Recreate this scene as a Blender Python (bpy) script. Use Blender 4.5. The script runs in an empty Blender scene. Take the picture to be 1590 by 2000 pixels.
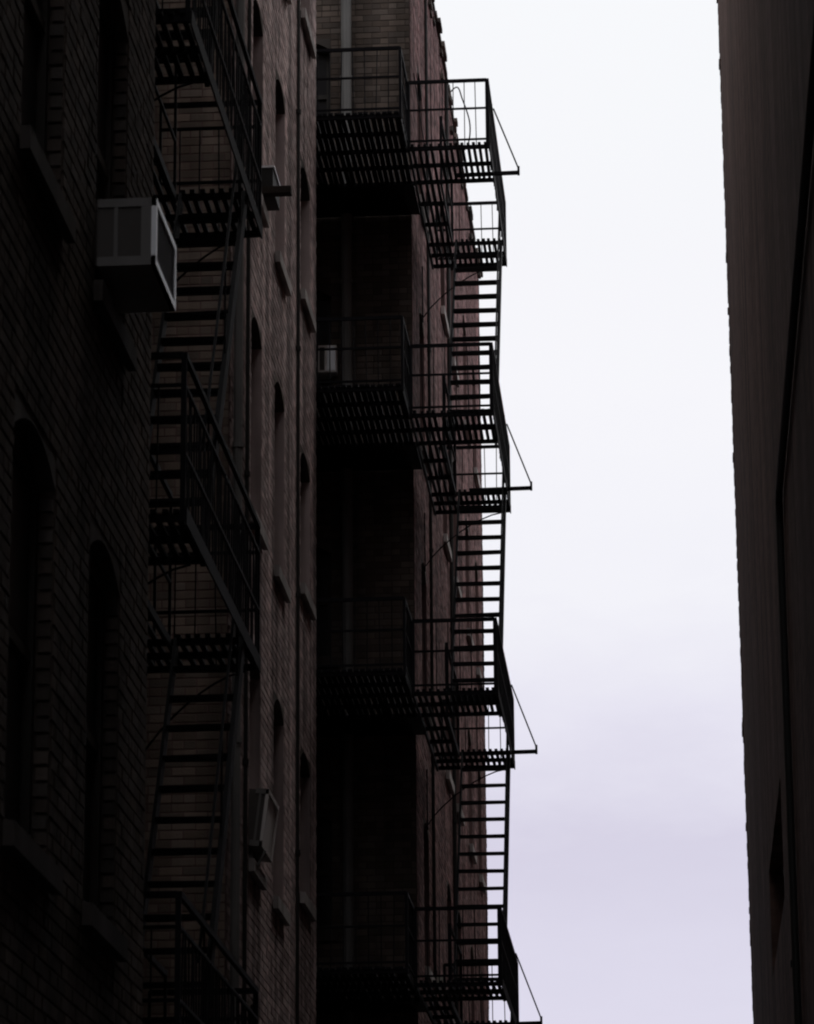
import bpy, math, random
import numpy as np
from mathutils import Matrix, Vector
random.seed(7); rng = np.random.default_rng(7)
SC = bpy.context.scene
COL = SC.collection
R = math.radians

# ------------------------------------------------------------------ camera
cam_d = bpy.data.cameras.new('camera'); cam = bpy.data.objects.new('camera', cam_d); COL.objects.link(cam)
SC.camera = cam
right = Vector((0.99701, 0.07696, -0.00746)); up = Vector((0.0286, -0.27732, 0.96035)); fwd = Vector((-0.07184, 0.95769, 0.27869))
m = Matrix((right, up, -fwd)).transposed().to_4x4(); m.translation = (0, 0, 1.6)
cam.matrix_world = m
cam_d.sensor_fit = 'VERTICAL'; cam_d.sensor_height = 24.0
cam_d.lens = 24.0 * 6906.7 / 2000.0
cam_d.dof.use_dof = True; cam_d.dof.focus_distance = 46.0; cam_d.dof.aperture_fstop = 5.0
SC.cycles.pixel_filter_type = 'BLACKMAN_HARRIS'; SC.cycles.filter_width = 2.1
cam_d.clip_end = 3000; cam_d.clip_start = 0.1
SC.render.resolution_x, SC.render.resolution_y = 814, 1024

# ------------------------------------------------------------------ overcast sky
SUN_EL, SUN_AZ = R(56), R(34)          # azimuth measured from +Y towards +X
W = bpy.data.worlds.new('World'); SC.world = W; W.use_nodes = True
nt = W.node_tree; nt.nodes.clear()
N = lambda t: nt.nodes.new(t)
def L(a, b): nt.links.new(a, b)
out = N('ShaderNodeOutputWorld'); bg = N('ShaderNodeBackground'); bg.inputs[1].default_value = 0.1
sky = N('ShaderNodeTexSky'); sky.sky_type = 'NISHITA'; sky.sun_disc = False
sky.sun_elevation = SUN_EL; sky.sun_rotation = SUN_AZ
tc = N('ShaderNodeTexCoord'); sep = N('ShaderNodeSeparateXYZ'); L(tc.outputs['Generated'], sep.inputs[0])
mp = N('ShaderNodeMapping'); mp.inputs['Scale'].default_value = (7.0, 7.0, 19.0); L(tc.outputs['Generated'], mp.inputs[0])
nz = N('ShaderNodeTexNoise'); nz.inputs['Scale'].default_value = 1.0; nz.inputs['Detail'].default_value = 7; nz.inputs['Roughness'].default_value = 0.58
L(mp.outputs[0], nz.inputs['Vector'])
ma = N('ShaderNodeMath'); ma.operation = 'MULTIPLY_ADD'; ma.inputs[1].default_value = 0.10; L(nz.outputs['Fac'], ma.inputs[0])
sb = N('ShaderNodeMath'); sb.operation = 'SUBTRACT'; sb.inputs[1].default_value = 0.05; L(sep.outputs['Z'], sb.inputs[0]); L(sb.outputs[0], ma.inputs[2])
rp = N('ShaderNodeValToRGB'); L(ma.outputs[0], rp.inputs[0])
def srgb(r, g, b):
    f = lambda c: (c/255/12.92 if c/255 <= 0.04045 else ((c/255+0.055)/1.055)**2.4)
    return (f(r), f(g), f(b), 1)
els = [(0.0, srgb(214, 210, 228)), (0.144, srgb(222, 218, 235)), (0.187, srgb(215, 210, 228)), (0.2227, srgb(231, 228, 241)),
       (0.265, srgb(244, 243, 249)), (0.32, srgb(248, 247, 251)), (0.42, srgb(247, 248, 250)), (1.0, srgb(250, 250, 251))]
cr = rp.color_ramp
while len(cr.elements) < len(els): cr.elements.new(0.5)
for e, (p, c) in zip(cr.elements, els): e.position = p; e.color = c
# overcast brightening towards the zenith (CIE overcast sky), same for every compass direction
zb = N('ShaderNodeMapRange'); zb.inputs['From Min'].default_value = 0.35; zb.inputs['From Max'].default_value = 1.0
zb.inputs['To Min'].default_value = 10.2; zb.inputs['To Max'].default_value = 12.0; L(sep.outputs['Z'], zb.inputs['Value'])
vs = N('ShaderNodeVectorMath'); vs.operation = 'SCALE'; L(rp.outputs[0], vs.inputs[0]); L(zb.outputs[0], vs.inputs['Scale'])
mx = N('ShaderNodeMix'); mx.data_type = 'RGBA'; mx.inputs['Factor'].default_value = 0.95
L(sky.outputs[0], mx.inputs['A']); L(vs.outputs[0], mx.inputs['B'])
L(mx.outputs['Result'], bg.inputs[0]); L(bg.outputs[0], out.inputs[0])

sun_d = bpy.data.lights.new('sun', 'SUN'); sun_d.energy = 0.9; sun_d.angle = R(22); sun_d.color = (1.0, 0.96, 0.92)
sun = bpy.data.objects.new('sun', sun_d); COL.objects.link(sun)
to_sun = Vector((math.sin(SUN_AZ)*math.cos(SUN_EL), math.cos(SUN_AZ)*math.cos(SUN_EL), math.sin(SUN_EL)))
sun.rotation_euler = to_sun.to_track_quat('Z', 'Y').to_euler(); sun.location = (30, 20, 60)
vw = SC.view_settings
vw.view_transform = 'Standard'; vw.look = 'None'; vw.exposure = 0.0; vw.gamma = 1.0; vw.use_curve_mapping = False

# ------------------------------------------------------------------ materials
def mat(name, base, rough=0.85, var=0.0, streak=0.0, noise_scale=1.5, metallic=0.0, bump=0.0, bump_scale=60, island=0.0, spec=0.3, tint2=None, fine=0.0):
    M = bpy.data.materials.new(name); M.use_nodes = True
    t = M.node_tree; b = t.nodes['Principled BSDF']
    b.inputs['Roughness'].default_value = rough; b.inputs['Metallic'].default_value = metallic
    b.inputs['Specular IOR Level'].default_value = spec
    g = t.nodes.new('ShaderNodeNewGeometry')
    col = t.nodes.new('ShaderNodeRGB'); col.outputs[0].default_value = (*base, 1); cur = col.outputs[0]
    def mul(cur, fac_out, lo, hi, f0=0.25, f1=0.75):
        mr = t.nodes.new('ShaderNodeMapRange'); mr.inputs['To Min'].default_value = lo; mr.inputs['To Max'].default_value = hi
        mr.inputs['From Min'].default_value = f0; mr.inputs['From Max'].default_value = f1
        t.links.new(fac_out, mr.inputs['Value'])
        v = t.nodes.new('ShaderNodeVectorMath'); v.operation = 'SCALE'; t.links.new(cur, v.inputs[0]); t.links.new(mr.outputs[0], v.inputs['Scale'])
        return v.outputs[0]
    def noise(scale, vec=(1, 1, 1), detail=5):
        mpn = t.nodes.new('ShaderNodeMapping'); mpn.inputs['Scale'].default_value = vec; t.links.new(g.outputs['Position'], mpn.inputs[0])
        n = t.nodes.new('ShaderNodeTexNoise'); n.inputs['Scale'].default_value = scale; n.inputs['Detail'].default_value = detail
        t.links.new(mpn.outputs[0], n.inputs['Vector']); return n.outputs['Fac']
    if island:
        oi = t.nodes.new('ShaderNodeObjectInfo'); a = t.nodes.new('ShaderNodeMath'); a.operation = 'ADD'
        t.links.new(oi.outputs['Random'], a.inputs[0]); t.links.new(g.outputs['Random Per Island'], a.inputs[1])
        fr = t.nodes.new('ShaderNodeMath'); fr.operation = 'FRACT'; t.links.new(a.outputs[0], fr.inputs[0])
        if tint2:
            mxx = t.nodes.new('ShaderNodeMix'); mxx.data_type = 'RGBA'; t.links.new(fr.outputs[0], mxx.inputs['Factor'])
            t.links.new(cur, mxx.inputs['A']); mxx.inputs['B'].default_value = (*tint2, 1); cur = mxx.outputs['Result']
        f2 = t.nodes.new('ShaderNodeMath'); f2.operation = 'MULTIPLY'; f2.inputs[1].default_value = 7.31; t.links.new(fr.outputs[0], f2.inputs[0])
        f3 = t.nodes.new('ShaderNodeMath'); f3.operation = 'FRACT'; t.links.new(f2.outputs[0], f3.inputs[0])
        cur = mul(cur, f3.outputs[0], 1-island, 1+island)
    if var: cur = mul(cur, noise(noise_scale), 1-var, 1+var)
    if streak: cur = mul(cur, noise(1.0, (2.6, 2.6, 0.13), 6), 1-streak, 1+streak*0.9, 0.36, 0.64)
    if fine: cur = mul(cur, noise(38.0, (1, 1, 1), 3), 1-fine, 1+fine)
    t.links.new(cur, b.inputs['Base Color'])
    if bump:
        bp = t.nodes.new('ShaderNodeBump'); bp.inputs['Strength'].default_value = bump; bp.inputs['Distance'].default_value = 0.01
        t.links.new(noise(bump_scale), bp.inputs['Height']); t.links.new(bp.outputs[0], b.inputs['Normal'])
    return M
BRICK = mat('sooty_red_brick', (0.225, 0.124, 0.122), var=0.22, streak=0.45, island=0.3, bump=0.4, tint2=(0.19, 0.122, 0.118), noise_scale=0.7, spec=0.06)
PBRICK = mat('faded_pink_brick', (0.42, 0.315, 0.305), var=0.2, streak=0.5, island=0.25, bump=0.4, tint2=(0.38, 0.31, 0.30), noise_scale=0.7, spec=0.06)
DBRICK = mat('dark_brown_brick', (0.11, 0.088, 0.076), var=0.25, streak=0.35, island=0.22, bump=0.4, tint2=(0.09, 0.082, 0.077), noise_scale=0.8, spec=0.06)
CBRICK = mat('brown_court_brick', (0.25, 0.19, 0.155), var=0.25, streak=0.35, island=0.2, bump=0.4, tint2=(0.22, 0.18, 0.155), noise_scale=0.8, spec=0.06)
TBRICK = mat('shade_toned_brown_brick', (0.135, 0.105, 0.088), var=0.25, streak=0.35, island=0.22, bump=0.4, tint2=(0.115, 0.095, 0.084), noise_scale=0.8, spec=0.06)  # shaft wall brick, its shade put into a darker base colour
SBRICK = mat('shade_toned_brick', (0.10, 0.078, 0.066), var=0.25, streak=0.35, island=0.22, bump=0.4, tint2=(0.085, 0.07, 0.062), noise_scale=0.8, spec=0.06)  # near wall brick, darkened in colour to carry the deep shade
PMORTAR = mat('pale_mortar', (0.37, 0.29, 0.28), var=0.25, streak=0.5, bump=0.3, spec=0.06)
SMORTAR = mat('shade_toned_mortar', (0.075, 0.06, 0.052), var=0.25, streak=0.3, bump=0.3, spec=0.06)  # shade of the near and shaft walls painted into the mortar tone
MORTAR = mat('old_mortar', (0.18, 0.115, 0.11), var=0.25, streak=0.4, bump=0.3, spec=0.06)
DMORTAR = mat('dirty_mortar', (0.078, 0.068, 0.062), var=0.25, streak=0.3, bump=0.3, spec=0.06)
DSTONE = mat('dark_stone', (0.085, 0.075, 0.07), var=0.2, streak=0.25, bump=0.3, spec=0.06)  # darker stone for the near, court and shaft window sills
STONE = mat('sandstone', (0.36, 0.33, 0.32), var=0.2, streak=0.25, bump=0.3, spec=0.06)
IRON = mat('black_painted_iron', (0.007, 0.0065, 0.009), rough=0.65, var=0.3, bump=0.25, bump_scale=90, spec=0.12)
FRAME = mat('dark_window_paint', (0.05, 0.045, 0.04), rough=0.6, var=0.2)
GLASS = mat('dirty_glass', (0.012, 0.012, 0.014), rough=0.28, var=0.3, spec=0.4)
PALE = mat('pale_beige_enamel', (0.82, 0.78, 0.76), rough=0.55, var=0.15, streak=0.2)
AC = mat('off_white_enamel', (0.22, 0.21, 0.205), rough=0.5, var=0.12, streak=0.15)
ACL = mat('bare_aluminium', (0.82, 0.82, 0.84), rough=0.3, var=0.08, metallic=0.75)
ACD = mat('grey_fins', (0.20, 0.19, 0.21), rough=0.5, var=0.15, metallic=0.2)
ACG = mat('brown_grille', (0.10, 0.09, 0.085), rough=0.6, var=0.2)
ZINC = mat('weathered_zinc', (0.2, 0.195, 0.19), rough=0.55, var=0.25, streak=0.3)
BLACKPIPE = mat('black_pipe', (0.02, 0.019, 0.018), rough=0.6, var=0.2)
WOOD = mat('weathered_timber', (0.035, 0.028, 0.024), var=0.3, fine=0.2, spec=0.1)
PAVE = mat('wet_asphalt', (0.05, 0.05, 0.052), var=0.3, fine=0.3)
ROOF = mat('tar_roof', (0.06, 0.06, 0.06), var=0.3)
LAMP = mat('pale_lamp_glass', (0.7, 0.68, 0.62), rough=0.3)
# right-hand wall: brick too far and too edge-on to tell apart, so courses come from the material
RWALL = mat('brown_brick_wall', (0.120, 0.074, 0.062), var=0.22, streak=0.34, bump=0.3, spec=0.06)
def add_brick_pattern(M):
    t = M.node_tree; b = t.nodes['Principled BSDF']; src = b.inputs['Base Color'].links[0].from_socket
    g = t.nodes.new('ShaderNodeNewGeometry'); s = t.nodes.new('ShaderNodeSeparateXYZ'); t.links.new(g.outputs['Position'], s.inputs[0])
    a = t.nodes.new('ShaderNodeMath'); a.operation = 'ADD'; t.links.new(s.outputs[0], a.inputs[0]); t.links.new(s.outputs[1], a.inputs[1])
    c = t.nodes.new('ShaderNodeCombineXYZ'); t.links.new(a.outputs[0], c.inputs[0]); t.links.new(s.outputs[2], c.inputs[1])
    bt = t.nodes.new('ShaderNodeTexBrick'); bt.inputs['Scale'].default_value = 1.0
    bt.inputs['Brick Width'].default_value = 0.23; bt.inputs['Row Height'].default_value = 0.085; bt.inputs['Mortar Size'].default_value = 0.006
    bt.inputs['Color1'].default_value = (0.75, 0.75, 0.75, 1); bt.inputs['Color2'].default_value = (1.2, 1.15, 1.12, 1); bt.inputs['Mortar'].default_value = (1.05, 1.08, 1.1, 1)
    t.links.new(c.outputs[0], bt.inputs['Vector'])
    v = t.nodes.new('ShaderNodeVectorMath'); v.operation = 'MULTIPLY'; t.links.new(src, v.inputs[0]); t.links.new(bt.outputs['Color'], v.inputs[1])
    t.links.new(v.outputs[0], b.inputs['Base Color'])
add_brick_pattern(RWALL)

# ------------------------------------------------------------------ mesh helpers
def link(o, parent=None, **props):
    COL.objects.link(o)
    if parent is not None: o.parent = parent
    for k, v in props.items(): o[k] = v
    return o
def empty(name, loc=(0, 0, 0), label=None, category=None, group=None):
    o = bpy.data.objects.new(name, None); o.location = loc; COL.objects.link(o)
    if label: o['label'] = label
    if category: o['category'] = category
    if group: o['group'] = group
    return o
BOXF = [(0, 3, 2, 1), (4, 5, 6, 7), (0, 1, 5, 4), (1, 2, 6, 5), (2, 3, 7, 6), (3, 0, 4, 7)]
class MB:
    def __init__(s): s.v = []; s.f = []
    def box(s, x0, x1, y0, y1, z0, z1):
        k = len(s.v)
        s.v += [(x0, y0, z0), (x1, y0, z0), (x1, y1, z0), (x0, y1, z0), (x0, y0, z1), (x1, y0, z1), (x1, y1, z1), (x0, y1, z1)]
        s.f += [tuple(k+i for i in q) for q in BOXF]; return s
    def bar(s, p, q, w, h, side=None):
        p, q = Vector(p), Vector(q); d = (q-p).normalized()
        ref = Vector(side) if side else (Vector((0, 0, 1)) if abs(d.z) < 0.9 else Vector((0, 1, 0)))
        a = d.cross(ref).normalized(); b = a.cross(d).normalized(); k = len(s.v)
        for c in (p, q):
            for sa, sb_ in ((-1, -1), (1, -1), (1, 1), (-1, 1)): s.v.append(tuple(c + a*(sa*w/2) + b*(sb_*h/2)))
        s.f += [tuple(k+i for i in qd) for qd in BOXF]; return s
    def tube(s, pts, r, n=8):
        pts = [Vector(p) for p in pts]; k0 = len(s.v)
        for i, p in enumerate(pts):
            d = (pts[min(i+1, len(pts)-1)] - pts[max(i-1, 0)]).normalized()
            ref = Vector((0, 0, 1)) if abs(d.z) < 0.9 else Vector((0, 1, 0))
            a = d.cross(ref).normalized(); b = a.cross(d).normalized()
            for j in range(n):
                t = 2*math.pi*j/n; s.v.append(tuple(p + a*(r*math.cos(t)) + b*(r*math.sin(t))))
        for i in range(len(pts)-1):
            for j in range(n):
                j2 = (j+1) % n
                s.f.append((k0+i*n+j, k0+i*n+j2, k0+(i+1)*n+j2, k0+(i+1)*n+j))
        s.f.append(tuple(k0+j for j in range(n))[::-1]); s.f.append(tuple(k0+(len(pts)-1)*n+j for j in range(n))); return s
    def prism(s, poly, axis, a0, a1):
        """poly in the two other axes; axis 'x' -> poly is (y,z); axis 'y' -> poly is (x,z)"""
        k = len(s.v); n = len(poly)
        for a in (a0, a1):
            for u, w in poly: s.v.append((a, u, w) if axis == 'x' else (u, a, w))
        s.f.append(tuple(range(k, k+n))); s.f.append(tuple(range(k+2*n-1, k+n-1, -1)))
        for i in range(n): j = (i+1) % n; s.f.append((k+i, k+j, k+n+j, k+n+i))
        return s
    def mesh(s, name, material, smooth=False):
        me = bpy.data.meshes.new(name); me.from_pydata(s.v, [], s.f); me.materials.append(material); me.update()
        import bmesh
        bm = bmesh.new(); bm.from_mesh(me); bmesh.ops.recalc_face_normals(bm, faces=bm.faces); bm.to_mesh(me); bm.free()
        if smooth: me.polygons.foreach_set('use_smooth', [True]*len(me.polygons))
        return me
    def obj(s, name, material, parent=None, smooth=False, **props):
        return link(bpy.data.objects.new(name, s.mesh(name, material, smooth)), parent, **props)
UNIT = {}
def piece(name, material, parent, x0, x1, y0, y1, z0, z1, rot=None):
    """one box-shaped piece sharing a unit mesh"""
    key = (name, material.name)
    if key not in UNIT: UNIT[key] = MB().box(-.5, .5, -.5, .5, -.5, .5).mesh(name, material)
    o = bpy.data.objects.new(name, UNIT[key])
    o.location = ((x0+x1)/2, (y0+y1)/2, (z0+z1)/2); o.scale = (x1-x0, y1-y0, z1-z0)
    if rot: o.rotation_euler = rot
    return link(o, parent)

# ------------------------------------------------------------------ brickwork
COURSE, BL, JT = 0.085, 0.225, 0.012
def brick_template():
    c = 0.07   # chamfer as a share of brick height in v, less in u
    v = []; f = []
    for (n, du, dv) in ((0.0, 0, 0), (0.7, 0, 0), (1.0, 0.012/0.213/2, c)):
        v += [(-.5+du, -.5+dv, n), (.5-du, -.5+dv, n), (.5-du, .5-dv, n), (-.5+du, .5-dv, n)]
    for r in (0, 4):
        for i in range(4): j = (i+1) % 4; f.append((r+i, r+j, r+4+j, r+4+i))
    f.append((8, 9, 10, 11))
    return np.array(v), f
BT_V, BT_F = brick_template()
def lay_bricks(u0, u1, z0, z1, openings):
    """openings: (ua, ub, za, zb). returns list (u, z, len)"""
    res = []; k0 = int(math.ceil(z0/COURSE)); k1 = int(z1/COURSE)
    for k in range(k0, k1):
        za, zb = k*COURSE, (k+1)*COURSE
        ivs = [(u0, u1)]
        for (a, b, c, d) in openings:
            if zb > c+0.01 and za < d-0.01:
                new = []
                for (p, q) in ivs:
                    if b <= p or a >= q: new.append((p, q)); continue
                    if a > p: new.append((p, a))
                    if b < q: new.append((b, q))
                ivs = new
        ln = BL/2 if k % 6 == 0 else BL
        off = (ln/2 if k % 2 else 0.0) + 0.003*math.sin(k*1.7)
        for (p, q) in ivs:
            j = math.floor((p-off)/ln)
            while j*ln+off < q:
                a = max(p, j*ln+off); b = min(q, (j+1)*ln+off)
                if b-a > 0.045: res.append(((a+b)/2, (za+zb)/2, b-a-JT))
                j += 1
    return res
def place_bricks(bricks, plane, c, parent, material, max_parts=0, key=None, relief=1.0):
    """plane 'x+': face x=c looking +X, u=Y. plane 'y-': face y=c looking -Y, u=X. plane 'x-': looking -X"""
    bricks = list(bricks)
    if key: bricks.sort(key=key)
    parts, rest = bricks[:max_parts], bricks[max_parts:]
    def verts(u, z, ln, d, tw):
        p = BT_V.copy(); U = p[:, 0]*ln; V = p[:, 1]*(COURSE-JT); n = p[:, 2]*d
        n = n + U*tw
        if plane == 'x+': return np.stack([n, U, V], 1), (c, u, z)
        if plane == 'x-': return np.stack([-n, U, V], 1), (c, u, z)
        return np.stack([U, -n, V], 1), (u, c, z)
    shared = {}
    for (u, z, ln) in parts:
        k = (round(ln, 2), random.randrange(5))
        if k not in shared:
            vv, _ = verts(u, z, ln, random.uniform(0.007, 0.016)*relief, random.uniform(-.012, .012)*relief)
            me = bpy.data.meshes.new('brick'); me.from_pydata(vv.tolist(), [], BT_F); me.materials.append(material); me.update(); shared[k] = me
        o = bpy.data.objects.new('brick', shared[k]); o.location = verts(u, z, ln, 0.01, 0)[1]; link(o, parent)
    if rest:
        nv = len(BT_V); V = np.empty((len(rest)*nv, 3)); F = []
        for i, (u, z, ln) in enumerate(rest):
            vv, o = verts(u, z, ln, rng.uniform(0.006, 0.016)*relief, rng.uniform(-.012, .012)*relief)
            V[i*nv:(i+1)*nv] = vv + np.array(o)
            F += [tuple(i*nv+j for j in q) for q in BT_F]
        me = bpy.data.meshes.new('brickwork'); me.from_pydata(V.tolist(), [], F); me.materials.append(material); me.update()
        link(bpy.data.objects.new('brickwork', me), parent, kind='stuff')

def wall_slab(name, plane, c, u0, u1, z0, z1, openings, thick, material, parent):
    us = sorted({u0, u1, *[o[0] for o in openings], *[o[1] for o in openings]}); us = [u for u in us if u0 <= u <= u1]
    b = MB()
    for i in range(len(us)-1):
        a, e = us[i], us[i+1]; mid = (a+e)/2
        cuts = sorted([(o[2], o[3]) for o in openings if o[0] < mid < o[1]]); z = z0; spans = []
        for (p, q) in cuts:
            if p > z: spans.append((z, p))
            z = max(z, q)
        if z < z1: spans.append((z, z1))
        for (p, q) in spans:
            if plane == 'x+': b.box(c-thick, c, a, e, p, q)
            elif plane == 'x-': b.box(c, c+thick, a, e, p, q)
            else: b.box(a, e, c, c+thick, p, q)
    return b.obj(name, material, parent)

def window(plane, c, o, depth, parent, arch=0.16, sill_out=0.07, stone=None, material=FRAME):
    """window in opening o=(u0,u1,z0,z1). parts: frame ring (window) > pane, sash rail, sill, arch"""
    u0, u1, z0, z1 = o
    def bx(b, ua, ub, na, nb, za, zb):       # n = distance outwards from wall face
        if plane == 'x+': b.box(c+na, c+nb, ua, ub, za, zb)
        elif plane == 'x-': b.box(c-nb, c-na, ua, ub, za, zb)
        else: b.box(ua, ub, c-nb, c-na, za, zb)
        return b
    fw = 0.07; b = MB(); n0, n1 = -depth-0.08, -depth
    e = 0.002
    bx(b, u0+e, u0+fw, n0, n1, z0+e, z1-e); bx(b, u1-fw, u1-e, n0, n1, z0+e, z1-e)
    bx(b, u0+fw, u1-fw, n0, n1, z1-fw-arch*0.5, z1-e); bx(b, u0+fw, u1-fw, n0, n1, z0+e, z0+fw)
    zm = (z0+z1)/2
    bx(b, u0+fw, u1-fw, n0+0.01, n1-0.01, zm-0.03, zm+0.03)
    w = b.obj('window', material, parent)
    bx(MB(), u0+fw+.001, u1-fw-.001, n0+0.02, n0+0.03, z0+fw+.001, zm-0.031).obj('pane', GLASS, w)
    bx(MB(), u0+fw+.001, u1-fw-.001, n0+0.04, n0+0.05, zm+0.031, z1-fw-arch*0.5-.001).obj('pane', GLASS, w)
    if sill_out:
        s = MB(); bx(s, u0-0.09, u1+0.09, 0.016, sill_out, z0-0.13, z0-0.005); bx(s, u0+e, u1-e, -depth, 0.016, z0+.002, z0+0.02); s.obj('sill', stone or STONE, w)
    if arch:
        n = 8; poly = []
        for i in range(n+1):
            t = i/n; poly.append((u0+e+(u1-u0-2*e)*t, z1-arch*(1-(1-(2*t-1)**2))-0.004))
        poly = [(u0+e, z1-0.002)] + poly + [(u1-e, z1-0.002)]
        poly = poly[1:-1] + [(u1-e, z1-0.002), (u0+e, z1-0.002)]
        a = MB()
        if plane == 'x+': a.prism(poly, 'x', c-depth+.002, c+0.004)
        elif plane == 'x-': a.prism(poly, 'x', c-0.004, c+depth-.002)
        else: a.prism(poly, 'y', c-0.004, c+depth-.002)
        a.obj('arch', DBRICK, w)
    return w

# ------------------------------------------------------------------ ground
g = MB(); g.box(-1500, 1500, -1500, 2500, -1.0, -0.02)
g.obj('ground', PAVE, kind='structure')
g = MB(); g.box(-3.19, 0.99, -16, 62, -0.02, 0.0)
g.obj('alley_paving', PAVE, kind='structure')

# ------------------------------------------------------------------ left brick building
H = 3.52; TOP = 23.6
LB = empty('brick_building', (-8, 24, 0), 'sooty brick building with light courts and fire escapes on the left', 'building')
def clean(o):  # parts are modelled in world coordinates
    o.matrix_parent_inverse = Matrix.Translation((8, -24, 0)); return o
A_X, B_X, C_X = -3.2, -4.1, -3.2
# near wall section
A_w = []
for k in range(-1, 5):
    for (a, b) in ((11.9, 13.05), (14.25, 15.4), (16.55, 17.75), (18.85, 19.95)):
        A_w.append((a, b, 4.92+H*1.015*k, 7.10+H*1.005*k))
A_w = [w for w in A_w if w[2] > 0.5 and w[3] < 23]
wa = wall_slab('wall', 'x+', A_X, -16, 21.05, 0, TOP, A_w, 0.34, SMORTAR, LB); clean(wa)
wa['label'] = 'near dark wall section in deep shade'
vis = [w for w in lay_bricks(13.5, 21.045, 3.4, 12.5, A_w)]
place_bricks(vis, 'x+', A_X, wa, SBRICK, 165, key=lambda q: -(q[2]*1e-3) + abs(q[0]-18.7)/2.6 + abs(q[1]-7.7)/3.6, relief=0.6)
for w in A_w:
    if w[0] > 13 and 3 < w[3] < 16: clean(window('x+', A_X, w, 0.085, LB, stone=DSTONE))
# toothed brick jambs on the far side of the near windows
for w in A_w:
    if w[0] > 16 and 6 < w[3] < 12:
        k = 0; z = w[2]+0.03
        while z < w[3]-0.2:
            d = 0.078 if k % 2 == 0 else 0.066
            o = piece('brick', DBRICK, wa, A_X-d, A_X-0.004, w[1]-0.022, w[1]-0.001, z, z+COURSE-0.02); z += COURSE; k += 1
# recess wall behind the near fire escape
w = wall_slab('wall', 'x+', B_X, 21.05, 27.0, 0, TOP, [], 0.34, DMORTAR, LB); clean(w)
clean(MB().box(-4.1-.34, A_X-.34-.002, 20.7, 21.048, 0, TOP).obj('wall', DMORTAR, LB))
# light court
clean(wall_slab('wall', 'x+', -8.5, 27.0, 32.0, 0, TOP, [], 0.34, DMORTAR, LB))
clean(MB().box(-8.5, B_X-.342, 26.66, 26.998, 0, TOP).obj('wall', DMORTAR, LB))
CT_w = [(-6.2, -5.2, 4.95+H*k, 7.1+H*k) for k in range(-1, 5)]
w2 = wall_slab('wall', 'y-', 32.0, -8.5, B_X, 0, TOP, CT_w, 0.34, MORTAR, LB); clean(w2)
w2['label'] = 'brown brick court wall facing down the alley behind the near stairs'
place_bricks(lay_bricks(-6.0, B_X-.002, 4.0, 17.5, CT_w), 'y-', 32.0, w2, CBRICK, 20, key=lambda q: abs(q[0]+4.5)+abs(q[1]-13.6)/8, relief=0.4)
for o in CT_w:
    if 3 < o[3] < 18: clean(window('y-', 32.0, o, 0.16, LB, stone=DSTONE))
# middle wall section
B_w = []
for k in range(-4, 2):
    z = 14.98 + H*k
    B_w += [(33.7, 34.6, z, z+2.18), (35.8, 36.75, z, z+2.18), (38.4, 39.45, z+0.5, z+2.18)]
B_w = [o for o in B_w if o[2] > 0.5]
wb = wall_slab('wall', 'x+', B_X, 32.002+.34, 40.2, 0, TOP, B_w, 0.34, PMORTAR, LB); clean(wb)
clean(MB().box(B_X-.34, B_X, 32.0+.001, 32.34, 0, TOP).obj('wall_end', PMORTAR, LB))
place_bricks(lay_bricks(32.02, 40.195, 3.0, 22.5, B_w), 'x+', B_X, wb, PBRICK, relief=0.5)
for o in B_w:
    if 3 < o[3] < 23: clean(window('x+', B_X, o, 0.15, LB))
# narrow shaft and the wall that steps forward
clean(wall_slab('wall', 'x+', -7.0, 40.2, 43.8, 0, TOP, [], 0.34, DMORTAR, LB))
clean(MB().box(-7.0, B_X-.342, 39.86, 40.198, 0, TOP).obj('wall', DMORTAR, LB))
S_w = [(-5.25, -4.27, 15.95+H*k, 17.5+H*k) for k in range(-3, 2)]
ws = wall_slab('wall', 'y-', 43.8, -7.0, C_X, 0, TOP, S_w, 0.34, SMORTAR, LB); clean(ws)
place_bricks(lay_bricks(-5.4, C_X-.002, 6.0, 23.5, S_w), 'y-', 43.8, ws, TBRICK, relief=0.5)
for o in S_w: clean(window('y-', 43.8, o, 0.16, LB, stone=DSTONE))
# far wall section
C_w = []
for k in range(-4, 2):
    z = 14.92 + H*k
    C_w += [(a, a+0.95, z+0.75, z+2.72) for a in (45.05, 49.6, 52.0, 55.2, 57.9)]
C_w = [o for o in C_w if o[2] > 0.5 and o[3] < 22.9]
wc = wall_slab('wall', 'x+', C_X, 43.8+.342, 60.5, 0, TOP, C_w, 0.34, MORTAR, LB); clean(wc)
clean(MB().box(C_X-.34, C_X, 43.801, 44.14, 0, TOP).obj('wall_end', MORTAR, LB))
place_bricks(lay_bricks(43.82, 60.495, 5.0, TOP-0.02, C_w), 'x+', C_X, wc, BRICK, relief=0.6)
for o in C_w:
    if o[3] > 6: clean(window('x+', C_X, o, 0.15, LB))
clean(MB().box(-16, C_X-.342, 60.16, 60.5, 0, TOP).obj('wall', MORTAR, LB))
# solid rooms behind the facades, flat roofs
core = MB()
for (x1, y0, y1) in ((A_X-.6, -16, 20.6), (B_X-.6, 21.2, 26.5), (-9.1, 26.6, 32.4), (B_X-.6, 32.6, 39.7), (-7.6, 39.8, 44.2), (C_X-.6, 44.4, 60.1)):
    core.box(-16, x1, y0, y1, 0, TOP-0.9)
clean(core.obj('interior', ROOF, LB))
rf = MB()
for (x1, y0, y1) in ((A_X-.345, -16, 20.698), (B_X-.345, 20.7, 26.65), (-8.85, 26.66, 32.3), (B_X-.345, 32.345, 39.85), (-7.35, 39.86, 44.1), (C_X-.345, 44.15, 60.15)):
    rf.box(-16, x1, y0, y1, TOP-0.88, TOP-0.7)
roof = clean(rf.obj('roof', ROOF, LB))
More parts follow.
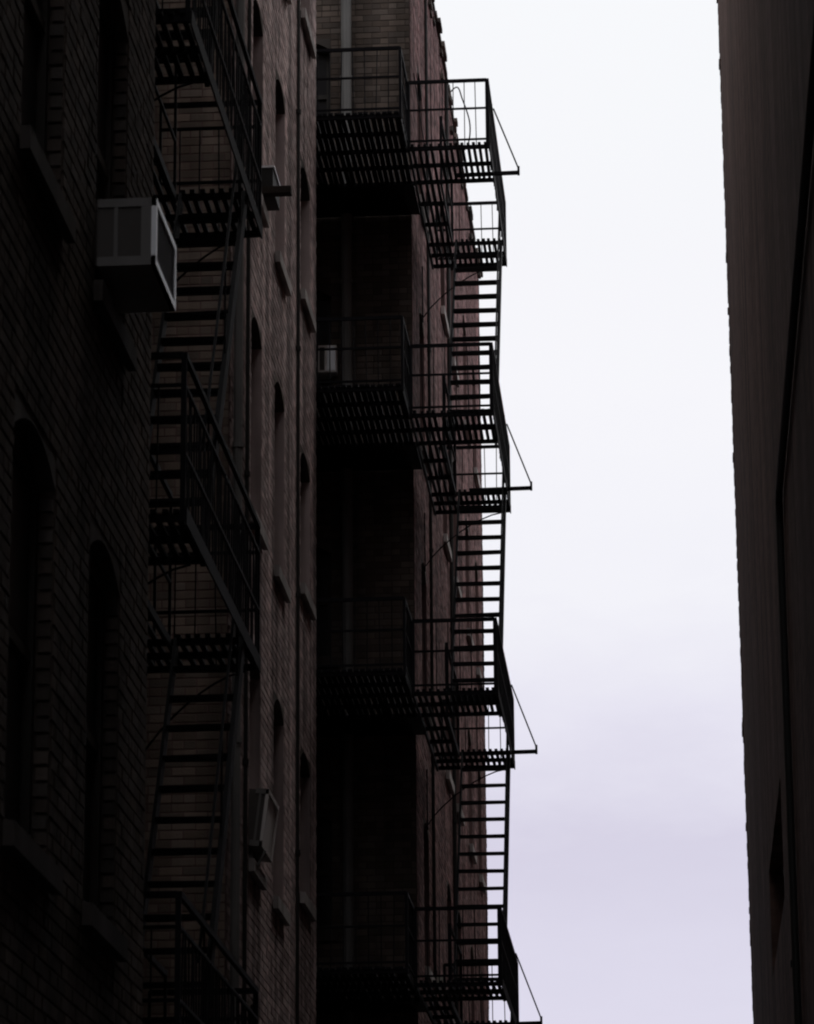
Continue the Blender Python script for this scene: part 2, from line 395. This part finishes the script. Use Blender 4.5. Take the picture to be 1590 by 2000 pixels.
# parapet coping, chipped and uneven
y = 43.8
while y < 60.4:
    ln = min(random.choice((0.24, 0.46, 0.46, 0.62)), 60.5-y)
    out_ = random.uniform(0.0, 0.035) + (0.03 if random.random() < 0.25 else 0); hh = random.uniform(0.055, 0.10)
    o = piece('coping_stone', DBRICK, roof, C_X-0.38, C_X+0.02+out_, y+0.006, y+ln-0.004, TOP+0.002, TOP+hh); y += ln
for (x1, y0, y1) in ((A_X, -16, 21.05), (B_X, 21.06, 27.0), (B_X, 32.0, 40.2)):
    y = y0
    while y < y1-0.3:
        ln = min(0.9, y1-y); piece('coping_stone', STONE, roof, x1-0.38, x1+0.04, y+0.004, y+ln-0.004, TOP+0.002, TOP+0.09); y += ln
# loose mortar-set bricks hanging over the parapet edge
for (yy, zz) in [(random.uniform(46.5, 60), random.choice((23.1, 23.18, 23.27, 23.44, 23.5))) for _ in range(16)] + list(((46.9, 23.35), (48.4, 23.28), (49.9, 23.42), (51.3, 23.30), (53.2, 23.38), (54.6, 23.33), (56.4, 23.40), (57.6, 23.30), (59.1, 23.36))):
    piece('brick', DBRICK, wc, C_X+0.012, C_X+random.uniform(.035, .07), yy, yy+0.2, zz, zz+0.075)

# ------------------------------------------------------------------ right building
RX, RY1, RTOP = 1.0, 46.3, 23.6
RB = empty('plain_building', (6, 20, 0), 'plain dark brown building wall filling the right edge', 'building')
def cleanr(o): o.matrix_parent_inverse = Matrix.Translation((-6, -20, 0)); return o
R_w = [(31.6, 36.4, 7.1, 8.2), (31.6, 36.4, 3.4, 4.6)]
wr = cleanr(wall_slab('wall', 'x-', RX, -16, RY1, 0, RTOP, R_w, 0.34, RWALL, RB))
for o in R_w: cleanr(window('x-', RX, o, 0.14, RB, arch=0.0, sill_out=0.0))
cleanr(MB().box(RX+.342, 14, RY1-.34, RY1, 0, RTOP).obj('wall', RWALL, RB))
cleanr(MB().box(RX+.6, 14, -16, RY1-.5, 0, RTOP-.6).obj('interior', ROOF, RB))
rr = cleanr(MB().box(RX+.345, 14, -16, RY1-.345, RTOP-.58, RTOP-.45).obj('roof', ROOF, RB))
cleanr(MB().box(RX+.345, 14, -16, 24, RTOP-.44, 31).obj('unseen_shade_block', RWALL, RB))  # out-of-view rooftop block added to darken the near left wall
# uneven corner bricks up the far edge
k = 0; z = 4.0
while z < RTOP-0.1:
    ln = 0.21 if k % 2 else 0.10
    p = random.uniform(0.002, 0.012) + (0.012 if random.random() < 0.06 else 0)
    piece('brick', RWALL, wr, RX-p, RX+ln, RY1-0.004-ln, RY1+random.uniform(0.002, 0.01), z, z+COURSE-0.01); z += COURSE; k += 1
y = -16
while y < RY1-0.2:
    ln = min(0.9, RY1-y); piece('coping_stone', STONE, rr, RX-0.03, RX+0.36, y+.004, y+ln-.004, RTOP+.002, RTOP+.09); y += ln
# unseen set-back block added past the far corner to cut sky light
WX, WTOP = 2.3, 20.0
cleanr(MB().box(WX, 14, RY1+.01, 90, 0, WTOP).obj('unseen_sky_blocker', RWALL, RB))

# ------------------------------------------------------------------ fire escapes
def fire_escape(label, xo, xi, xs, yn0, yn1, yf0, yf1, levels, rail_h, wall_x, balcony=None, brace_y=None, slat_pitch=0.073, top_rails=(0.9,), run_down=True, bal_pitch=0.14, edge=0.11, side_pitch=0.11, bal_top=None):
    T = empty('fire_escape', (wall_x, yn0, 0), label, 'fire escape', 'iron fire escapes on the brick building')
    inv = Matrix.Translation((-wall_x, -yn0, 0))
    def P(o): o.matrix_parent_inverse = inv; return o
    def slats(par, x0, x1, y0, y1, z, hw=0.019):
        n = max(1, round((x1-x0)/slat_pitch)); st = (x1-x0)/n
        for i in range(n):
            xc = x0+st*(i+.5); j = random.uniform(-.004, .004)
            piece('slat', IRON, par, xc-hw+j, xc+hw+j, y0-0.035-random.uniform(0, .015), y1+0.02+random.uniform(-.01, .01), z+0.02, z+0.045, rot=(random.uniform(-.004, .004), 0, random.gauss(0, .004)))
    def cross(b, x0, x1, y, z): b.box(x0, x1, y-.02, y+.02, z-0.03, z+0.018)
    for li, z in enumerate(levels):
        b = MB()
        # outer and inner edge channels, end channels
        b.box(xo-.006, xo+.006, yn0, yf1, z-.05, z+edge-.05); b.box(xi-.012, xi+.012, yn0, yf1, z-.05, z+.03)
        b.box(xs-.012, xs+.012, yn1, yf0, z-.05, z+.018)
        for (a, c) in ((yn0, yn1), (yf0, yf1)):
            n = 2
            for i in range(n+1): cross(b, xi+.012, xo-.006, a+(c-a)*i/n, z)
        for yy in np.linspace(yn1, yf0, 4)[1:-1]: cross(b, xi+.012, xs-.012, yy, z)
        if balcony:
            bx0, by0, by1 = balcony
            for yy in np.linspace(by0, by1, 5): cross(b, bx0, xi-.012, yy, z)
            b.box(xi-.03, xi-.014, by0, yn0, z-.05, z+edge-.05); b.box(bx0-.012, bx0, by0, by1, z-.05, z+.03)
        pl = P(b.obj('landing', IRON, T))
        if balcony: MB().box(bx0-.3, xi-.03, by1+.03, 43.785, z+.01, z+.03).obj('shading_plate', IRON, pl)  # solid plate added behind the slats to shade the shaft wall below
        slats(pl, xi+.02, xs-.01, yn0, yf1, z)
        slats(pl, xs+.02, xo-.02, yn0, yn1, z); slats(pl, xs+.02, xo-.02, yf0, yf1, z)
        if balcony: slats(pl, bx0+.01, xi-.04, by0, by1, z, 0.029)
        # guard rails
        def run(p, q, nb=True, rails=top_rails, pitch=bal_pitch, t_=0.0055):
            p = Vector(p); q = Vector(q); r = MB(); d = q-p; ln = d.length
            for hgt in rails: r.bar(p+Vector((0, 0, hgt)), q+Vector((0, 0, hgt)), 0.03 if hgt == rails[0] else .02, 0.042 if hgt == rails[0] else .024)
            for e in (p, q): r.bar(e+Vector((0, 0, -.03)), e+Vector((0, 0, max(rails)+.01)), 0.034 if balcony else 0.022, 0.034 if balcony else 0.022)
            o = P(r.obj('guard_rail', IRON, T))
            if nb:
                n = max(2, round(ln/pitch))
                for i in range(1, n):
                    c = p+d*(i/n)
                    piece('baluster', IRON, o, c.x-t_, c.x+t_, c.y-t_, c.y+t_, z+.02, z+(bal_top or max(rails))-.012, rot=(random.gauss(0, .012), random.gauss(0, .012), 0))
        run((xo-.015, yn0, z), (xo-.015, yf1, z), pitch=side_pitch, t_=0.0085 if balcony else 0.006)
        run((xi+.03 if not balcony else xi, yn0+.002, z), (xo-.03, yn0+.002, z))
        run((xi+.06, yf1-.002, z), (xo-.03, yf1-.002, z))
        run((xs, yn1+.03, z), (xs, yf0-.05, z), nb=False, rails=(top_rails[0], 0.45))
        if balcony:
            run((bx0+.02, by0, z), (xi-.02, by0, z)); run((xi-.02, by0+.03, z), (xi-.02, yn0-.03, z))
        # brackets under the landing, from the wall to the outer edge
        for yy in (yn1-.08, yf1-.1):
            if yy > (43.9 if balcony else 0):
                br = MB(); pts = []
                for i in range(9):
                    t = i/8; pts.append(Vector((wall_x+.02+(xo-.12-wall_x)*t**1.15, yy, z-.06-0.72*(1-t)**1.5)))
                br.tube(pts, .009, 6); br.bar((wall_x+.012, yy, z-.85), (wall_x+.012, yy, z-.04), .022, .03); P(br.obj('bracket', IRON, T))
        # outrigger arm with its tie to the top rail
        if brace_y:
            yy = brace_y[min(li, len(brace_y)-1)]
            a = MB(); a.bar((xo-.5, yy, z-.005), (xo+.335, yy, z+.004), .03, .05); a.bar((xo+.32, yy, z-.03), (xo+.32, yy, z+.09), .03, .03)
            a.bar((xo+.32, yy, z+.06), (xo+.01, yy, z+top_rails[0]), .018, .018); P(a.obj('outrigger', IRON, T))
        # stair flight down to the next level
        if li < len(levels)-1 or run_down:
            z2 = levels[li+1] if li < len(levels)-1 else z-H
            n = 14; s0 = Vector((0, yf0, z)); s1 = Vector((0, yn1+.02, z2)); st = MB()
            for xx in (xs+.045, xo-.035):
                st.bar((xx, s0.y, s0.z), (xx, s1.y, s1.z), .018, .15, side=(1, 0, 0)) if False else st.bar((xx, s0.y, s0.z-.02), (xx, s1.y, s1.z), .036 if xx > xs+.1 else .024, .13)
            f = P(st.obj('stair_flight', IRON, T))
            hr = MB()
            for xx in (xo-.035,):
                hr.bar((xx, s0.y-.05, s0.z+.82), (xx, s1.y, s1.z+.86), .02, .02)
                for t in (0.12, 0.5, 0.88):
                    c = s0.lerp(s1, t); hr.bar((xx, c.y, c.z), (xx, c.y, c.z+.84), .014, .014)
            hr.obj('handrail', IRON, f)
            for i in range(1, n):
                c = s0.lerp(s1, i/n)
                piece('tread', IRON, f, xs+.056, xo-.046, c.y-.075, c.y-.02, c.z-.012, c.z+.012, rot=(random.gauss(0, .03), random.gauss(0, .008), 0))
                piece('tread', IRON, f, xs+.056, xo-.046, c.y+.01, c.y+.065, c.z-.012, c.z+.012, rot=(random.gauss(0, .03), random.gauss(0, .008), 0))
    return T
fire_escape('black iron fire escape silhouetted against the sky at the far wall', -2.03, -3.05, -2.72, 41.45, 42.6, 44.9, 45.75,
            [18.43, 14.90, 11.38, 7.86], 0.9, C_X, balcony=(-4.7, 40.35, 42.62), brace_y=[42.4, 44.75, 44.9, 44.9], top_rails=(0.9, 0.52, 0.1), bal_pitch=0.15)
fire_escape('dark iron fire escape in shade just past the near brick corner', -3.14, -4.03, -3.72, 22.3, 23.35, 25.65, 26.5,
            [15.16, 11.68, 8.10, 4.45], 1.2, B_X, top_rails=(1.13, 0.92, 0.45), slat_pitch=0.08, bal_pitch=0.16, edge=0.12, side_pitch=0.12, bal_top=0.92)

# ------------------------------------------------------------------ air conditioners
def ac_along(label, x0, x1, y0, y1, z0, z1, tilt=0.0, slab=False):
    """box unit whose back goes into a wall at x0; outer face at x1"""
    T = empty('air_conditioner', (x0, y0, z0), label, 'air conditioner', 'window air conditioners')
    d, w, h = x1-x0, y1-y0, z1-z0; fr = 0.04
    b = MB(); b.box(-0.12, d-.03, 0.012, w-.012, 0.012, h-.012); body = b.obj('body', ACG, T)
    c = MB()   # sheet-metal casing strips of the side that faces down the alley
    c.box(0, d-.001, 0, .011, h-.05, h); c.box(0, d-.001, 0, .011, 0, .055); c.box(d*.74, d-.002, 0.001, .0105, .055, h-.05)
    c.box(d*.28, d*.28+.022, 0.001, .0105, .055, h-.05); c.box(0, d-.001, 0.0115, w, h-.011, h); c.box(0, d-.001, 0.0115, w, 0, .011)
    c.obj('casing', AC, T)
    gch = MB()
    for i in range(9): zz = .075+i*(h-.15)/9; gch.box(d*.33, d*.72, .006, .0115, zz, zz+(h-.15)/18)
    pass
    f = MB()
    f.box(d-.03, d, 0, w, 0, fr); f.box(d-.03, d, 0, w, h-fr, h); f.box(d-.03, d, 0, fr, fr, h-fr); f.box(d-.03, d, w-fr, w, fr, h-fr)
    ff = f.obj('front_frame', PALE if slab else ACL, T)
    MB().box(d-.029, d-.02, fr, w-fr, fr, h-fr).obj('coil', PALE if slab else ACD, ff)
    for i in range(0 if slab else 14):
        zz = fr+.01+i*(h-2*fr-.02)/14; piece('fin', ACD, ff, d-.02, d-.008, fr, w-fr, zz, zz+.006)
    T.rotation_euler = (0, tilt, 0)
    return T
ac_along('window air conditioner with pale front frame on the near dark wall', A_X, -2.857, 18.95, 19.77, 8.64, 9.05)
ac_along('tilted pale window air conditioner low on the lit middle wall', B_X, -3.97, 33.74, 34.62, 8.09, 8.66, R(7), slab=True)
def bracket_for(y, z):
    b = MB(); b.bar((B_X+.01, y, z-.28), (B_X+.15, y, z-.02), .03, .02); b.bar((B_X+.012, y, z-.3), (B_X+.012, y, z-.015), .03, .02); return b
o = bracket_for(33.85, 8.07).obj('support_bracket', ZINC); o['label'] = 'small metal bracket under the tilted pale air conditioner'; o['category'] = 'bracket'
T = empty('window_box', (B_X, 34.3, 15.13), 'dark window box with a pale rim above the projecting timber', 'window box')
b = MB(); b.box(0.02, .15, 0, .62, 0, .02); b.box(.13, .15, 0, .62, .02, .24); b.box(.02, .13, 0, .02, .02, .24); b.box(.02, .13, .60, .62, .02, .24); b.obj('box', BLACKPIPE, T)
b = MB(); b.box(0.02, .165, -.015, .005, .241, .262); b.box(.145, .165, .005, .63, .241, .262); b.obj('rim', ACL, T)
t = MB(); t.bar((B_X-.1, 34.25, 15.085), (-3.75, 34.25, 15.085), .12, .075).obj('timber', WOOD, label='dark timber sticking out of the lit wall beneath the window box', category='timber')
# shaft unit faces down the alley
T = empty('air_conditioner', (-4.42, 43.8, 16.22), 'small white air conditioner in the shaft beside the pale pipe', 'air conditioner', 'window air conditioners')
MB().box(0, .24, -.2, 0.1, 0, .37).obj('body', PALE, T)
MB().box(.02, .085, -.206, -.2, .03, .34).obj('grille', ACG, T); MB().box(.115, .22, -.208, -.2, .02, .35).obj('cover', ACL, T)

# ------------------------------------------------------------------ pipes, cables, lamp
def pipe(pts, r, material, label, clamps=(), n=10):
    T = empty('drain_pipe', pts[-1], label, 'pipe'); inv = Matrix.Translation(-Vector(pts[-1]))
    o = MB().tube(pts, r, n).obj('pipe', material, T, smooth=False); o.matrix_parent_inverse = inv
    for (x, y, z) in clamps:
        c = MB().tube([(x, y, z-.025), (x, y, z+.025)], r+.012, n).obj('clamp', material, T); c.matrix_parent_inverse = inv
    return T
pipe([(-4.05, 43.70, 23.4), (-4.05, 43.70, 0.3)], .07, ZINC, 'pale drain pipe running down the shaft wall behind the balconies', [(-4.05, 43.70, z) for z in np.arange(3, 23, 2.9)])
pipe([(B_X+.055, 32.25, 23.3), (B_X+.055, 32.25, 0.3)], .045, ZINC, 'thin grey pipe at the near edge of the lit wall', [(B_X+.055, 32.25, z) for z in np.arange(3, 23, 2.9)])
pipe([(B_X+.03, 33.2, 23.3), (B_X+.03, 33.2, 0.3)], .02, BLACKPIPE, 'slim black conduit down the lit wall left of its windows', [(B_X+.03, 33.2, z) for z in np.arange(3, 23, 2.9)])
pipe([(RX-.035, 10, 9.83), (RX-.035, 27.9, 9.83), (RX-.035, 28.1, 9.78), (RX-.035, 28.15, 9.6), (RX-.035, 28.5, 0.3)], .03, BLACKPIPE, 'black conduit running along the right wall and turning down', [(RX-.035, 28.4, z) for z in (3, 6)])
pipe([(C_X+.03, 46.6, 23.4), (C_X+.03, 46.6, 0.3)], .022, BLACKPIPE, 'thin black conduit down the far wall nearest the step corner', [(C_X+.03, 46.6, z) for z in np.arange(3, 23, 2.9)])
pipe([(C_X+.04, 51.0, 23.4), (C_X+.04, 51.0, 0.3)], .03, BLACKPIPE, 'black drain pipe down the far wall behind the open stairs', [(C_X+.04, 51.0, z) for z in np.arange(3, 23, 2.9)])
pipe([(B_X+.03, 37.9, 23.3), (B_X+.03, 37.9, 0.3)], .02, BLACKPIPE, 'slim black conduit between the two right window columns of the lit wall', [(B_X+.03, 37.9, z) for z in np.arange(3, 23, 2.9)])
def cable(pts, label, r=.008):
    P_ = [Vector(p) for p in pts]; res = []
    for i in range(len(P_)-1):
        a, b, c, d = P_[max(i-1, 0)], P_[i], P_[i+1], P_[min(i+2, len(P_)-1)]
        for k in range(6):
            t = k/6; res.append(0.5*((2*b)+(-a+c)*t+(2*a-5*b+4*c-d)*t*t+(-a+3*b-3*c+d)*t**3))
    res.append(P_[-1]); o = MB().tube(res, r, 6).obj('cable', BLACKPIPE, smooth=True); o['label'] = label; o['category'] = 'cable'; return o
cable([(-3.35, 52.6, 23.7), (-3.12, 52.9, 24.12), (-3.06, 53.6, 24.2), (-2.98, 54.2, 24.05), (-3.0, 54.3, 23.75), (-3.1, 54.2, 23.5)], 'loose curled cable at the roof edge behind the top railing', .012)
cable([(C_X+.03, 44.1, 20.6), (C_X+.06, 46.5, 20.1), (C_X+.05, 49.5, 20.2), (C_X+.03, 53.0, 21.0)], 'slack wire on the far wall just below the roof')
T = empty('wall_lamp', (C_X, 46.0, 8.5), 'small pale lamp on the far wall near the lowest landing', 'lamp')
MB().bar((0.012, 0, .02), (.14, 0, .1), .03, .03).obj('arm', ZINC, T)
MB().tube([(.15, 0, -.02), (.15, 0, .03), (.15, 0, .1), (.15, 0, .14)], .055, 10).obj('lamp_shade', LAMP, T)
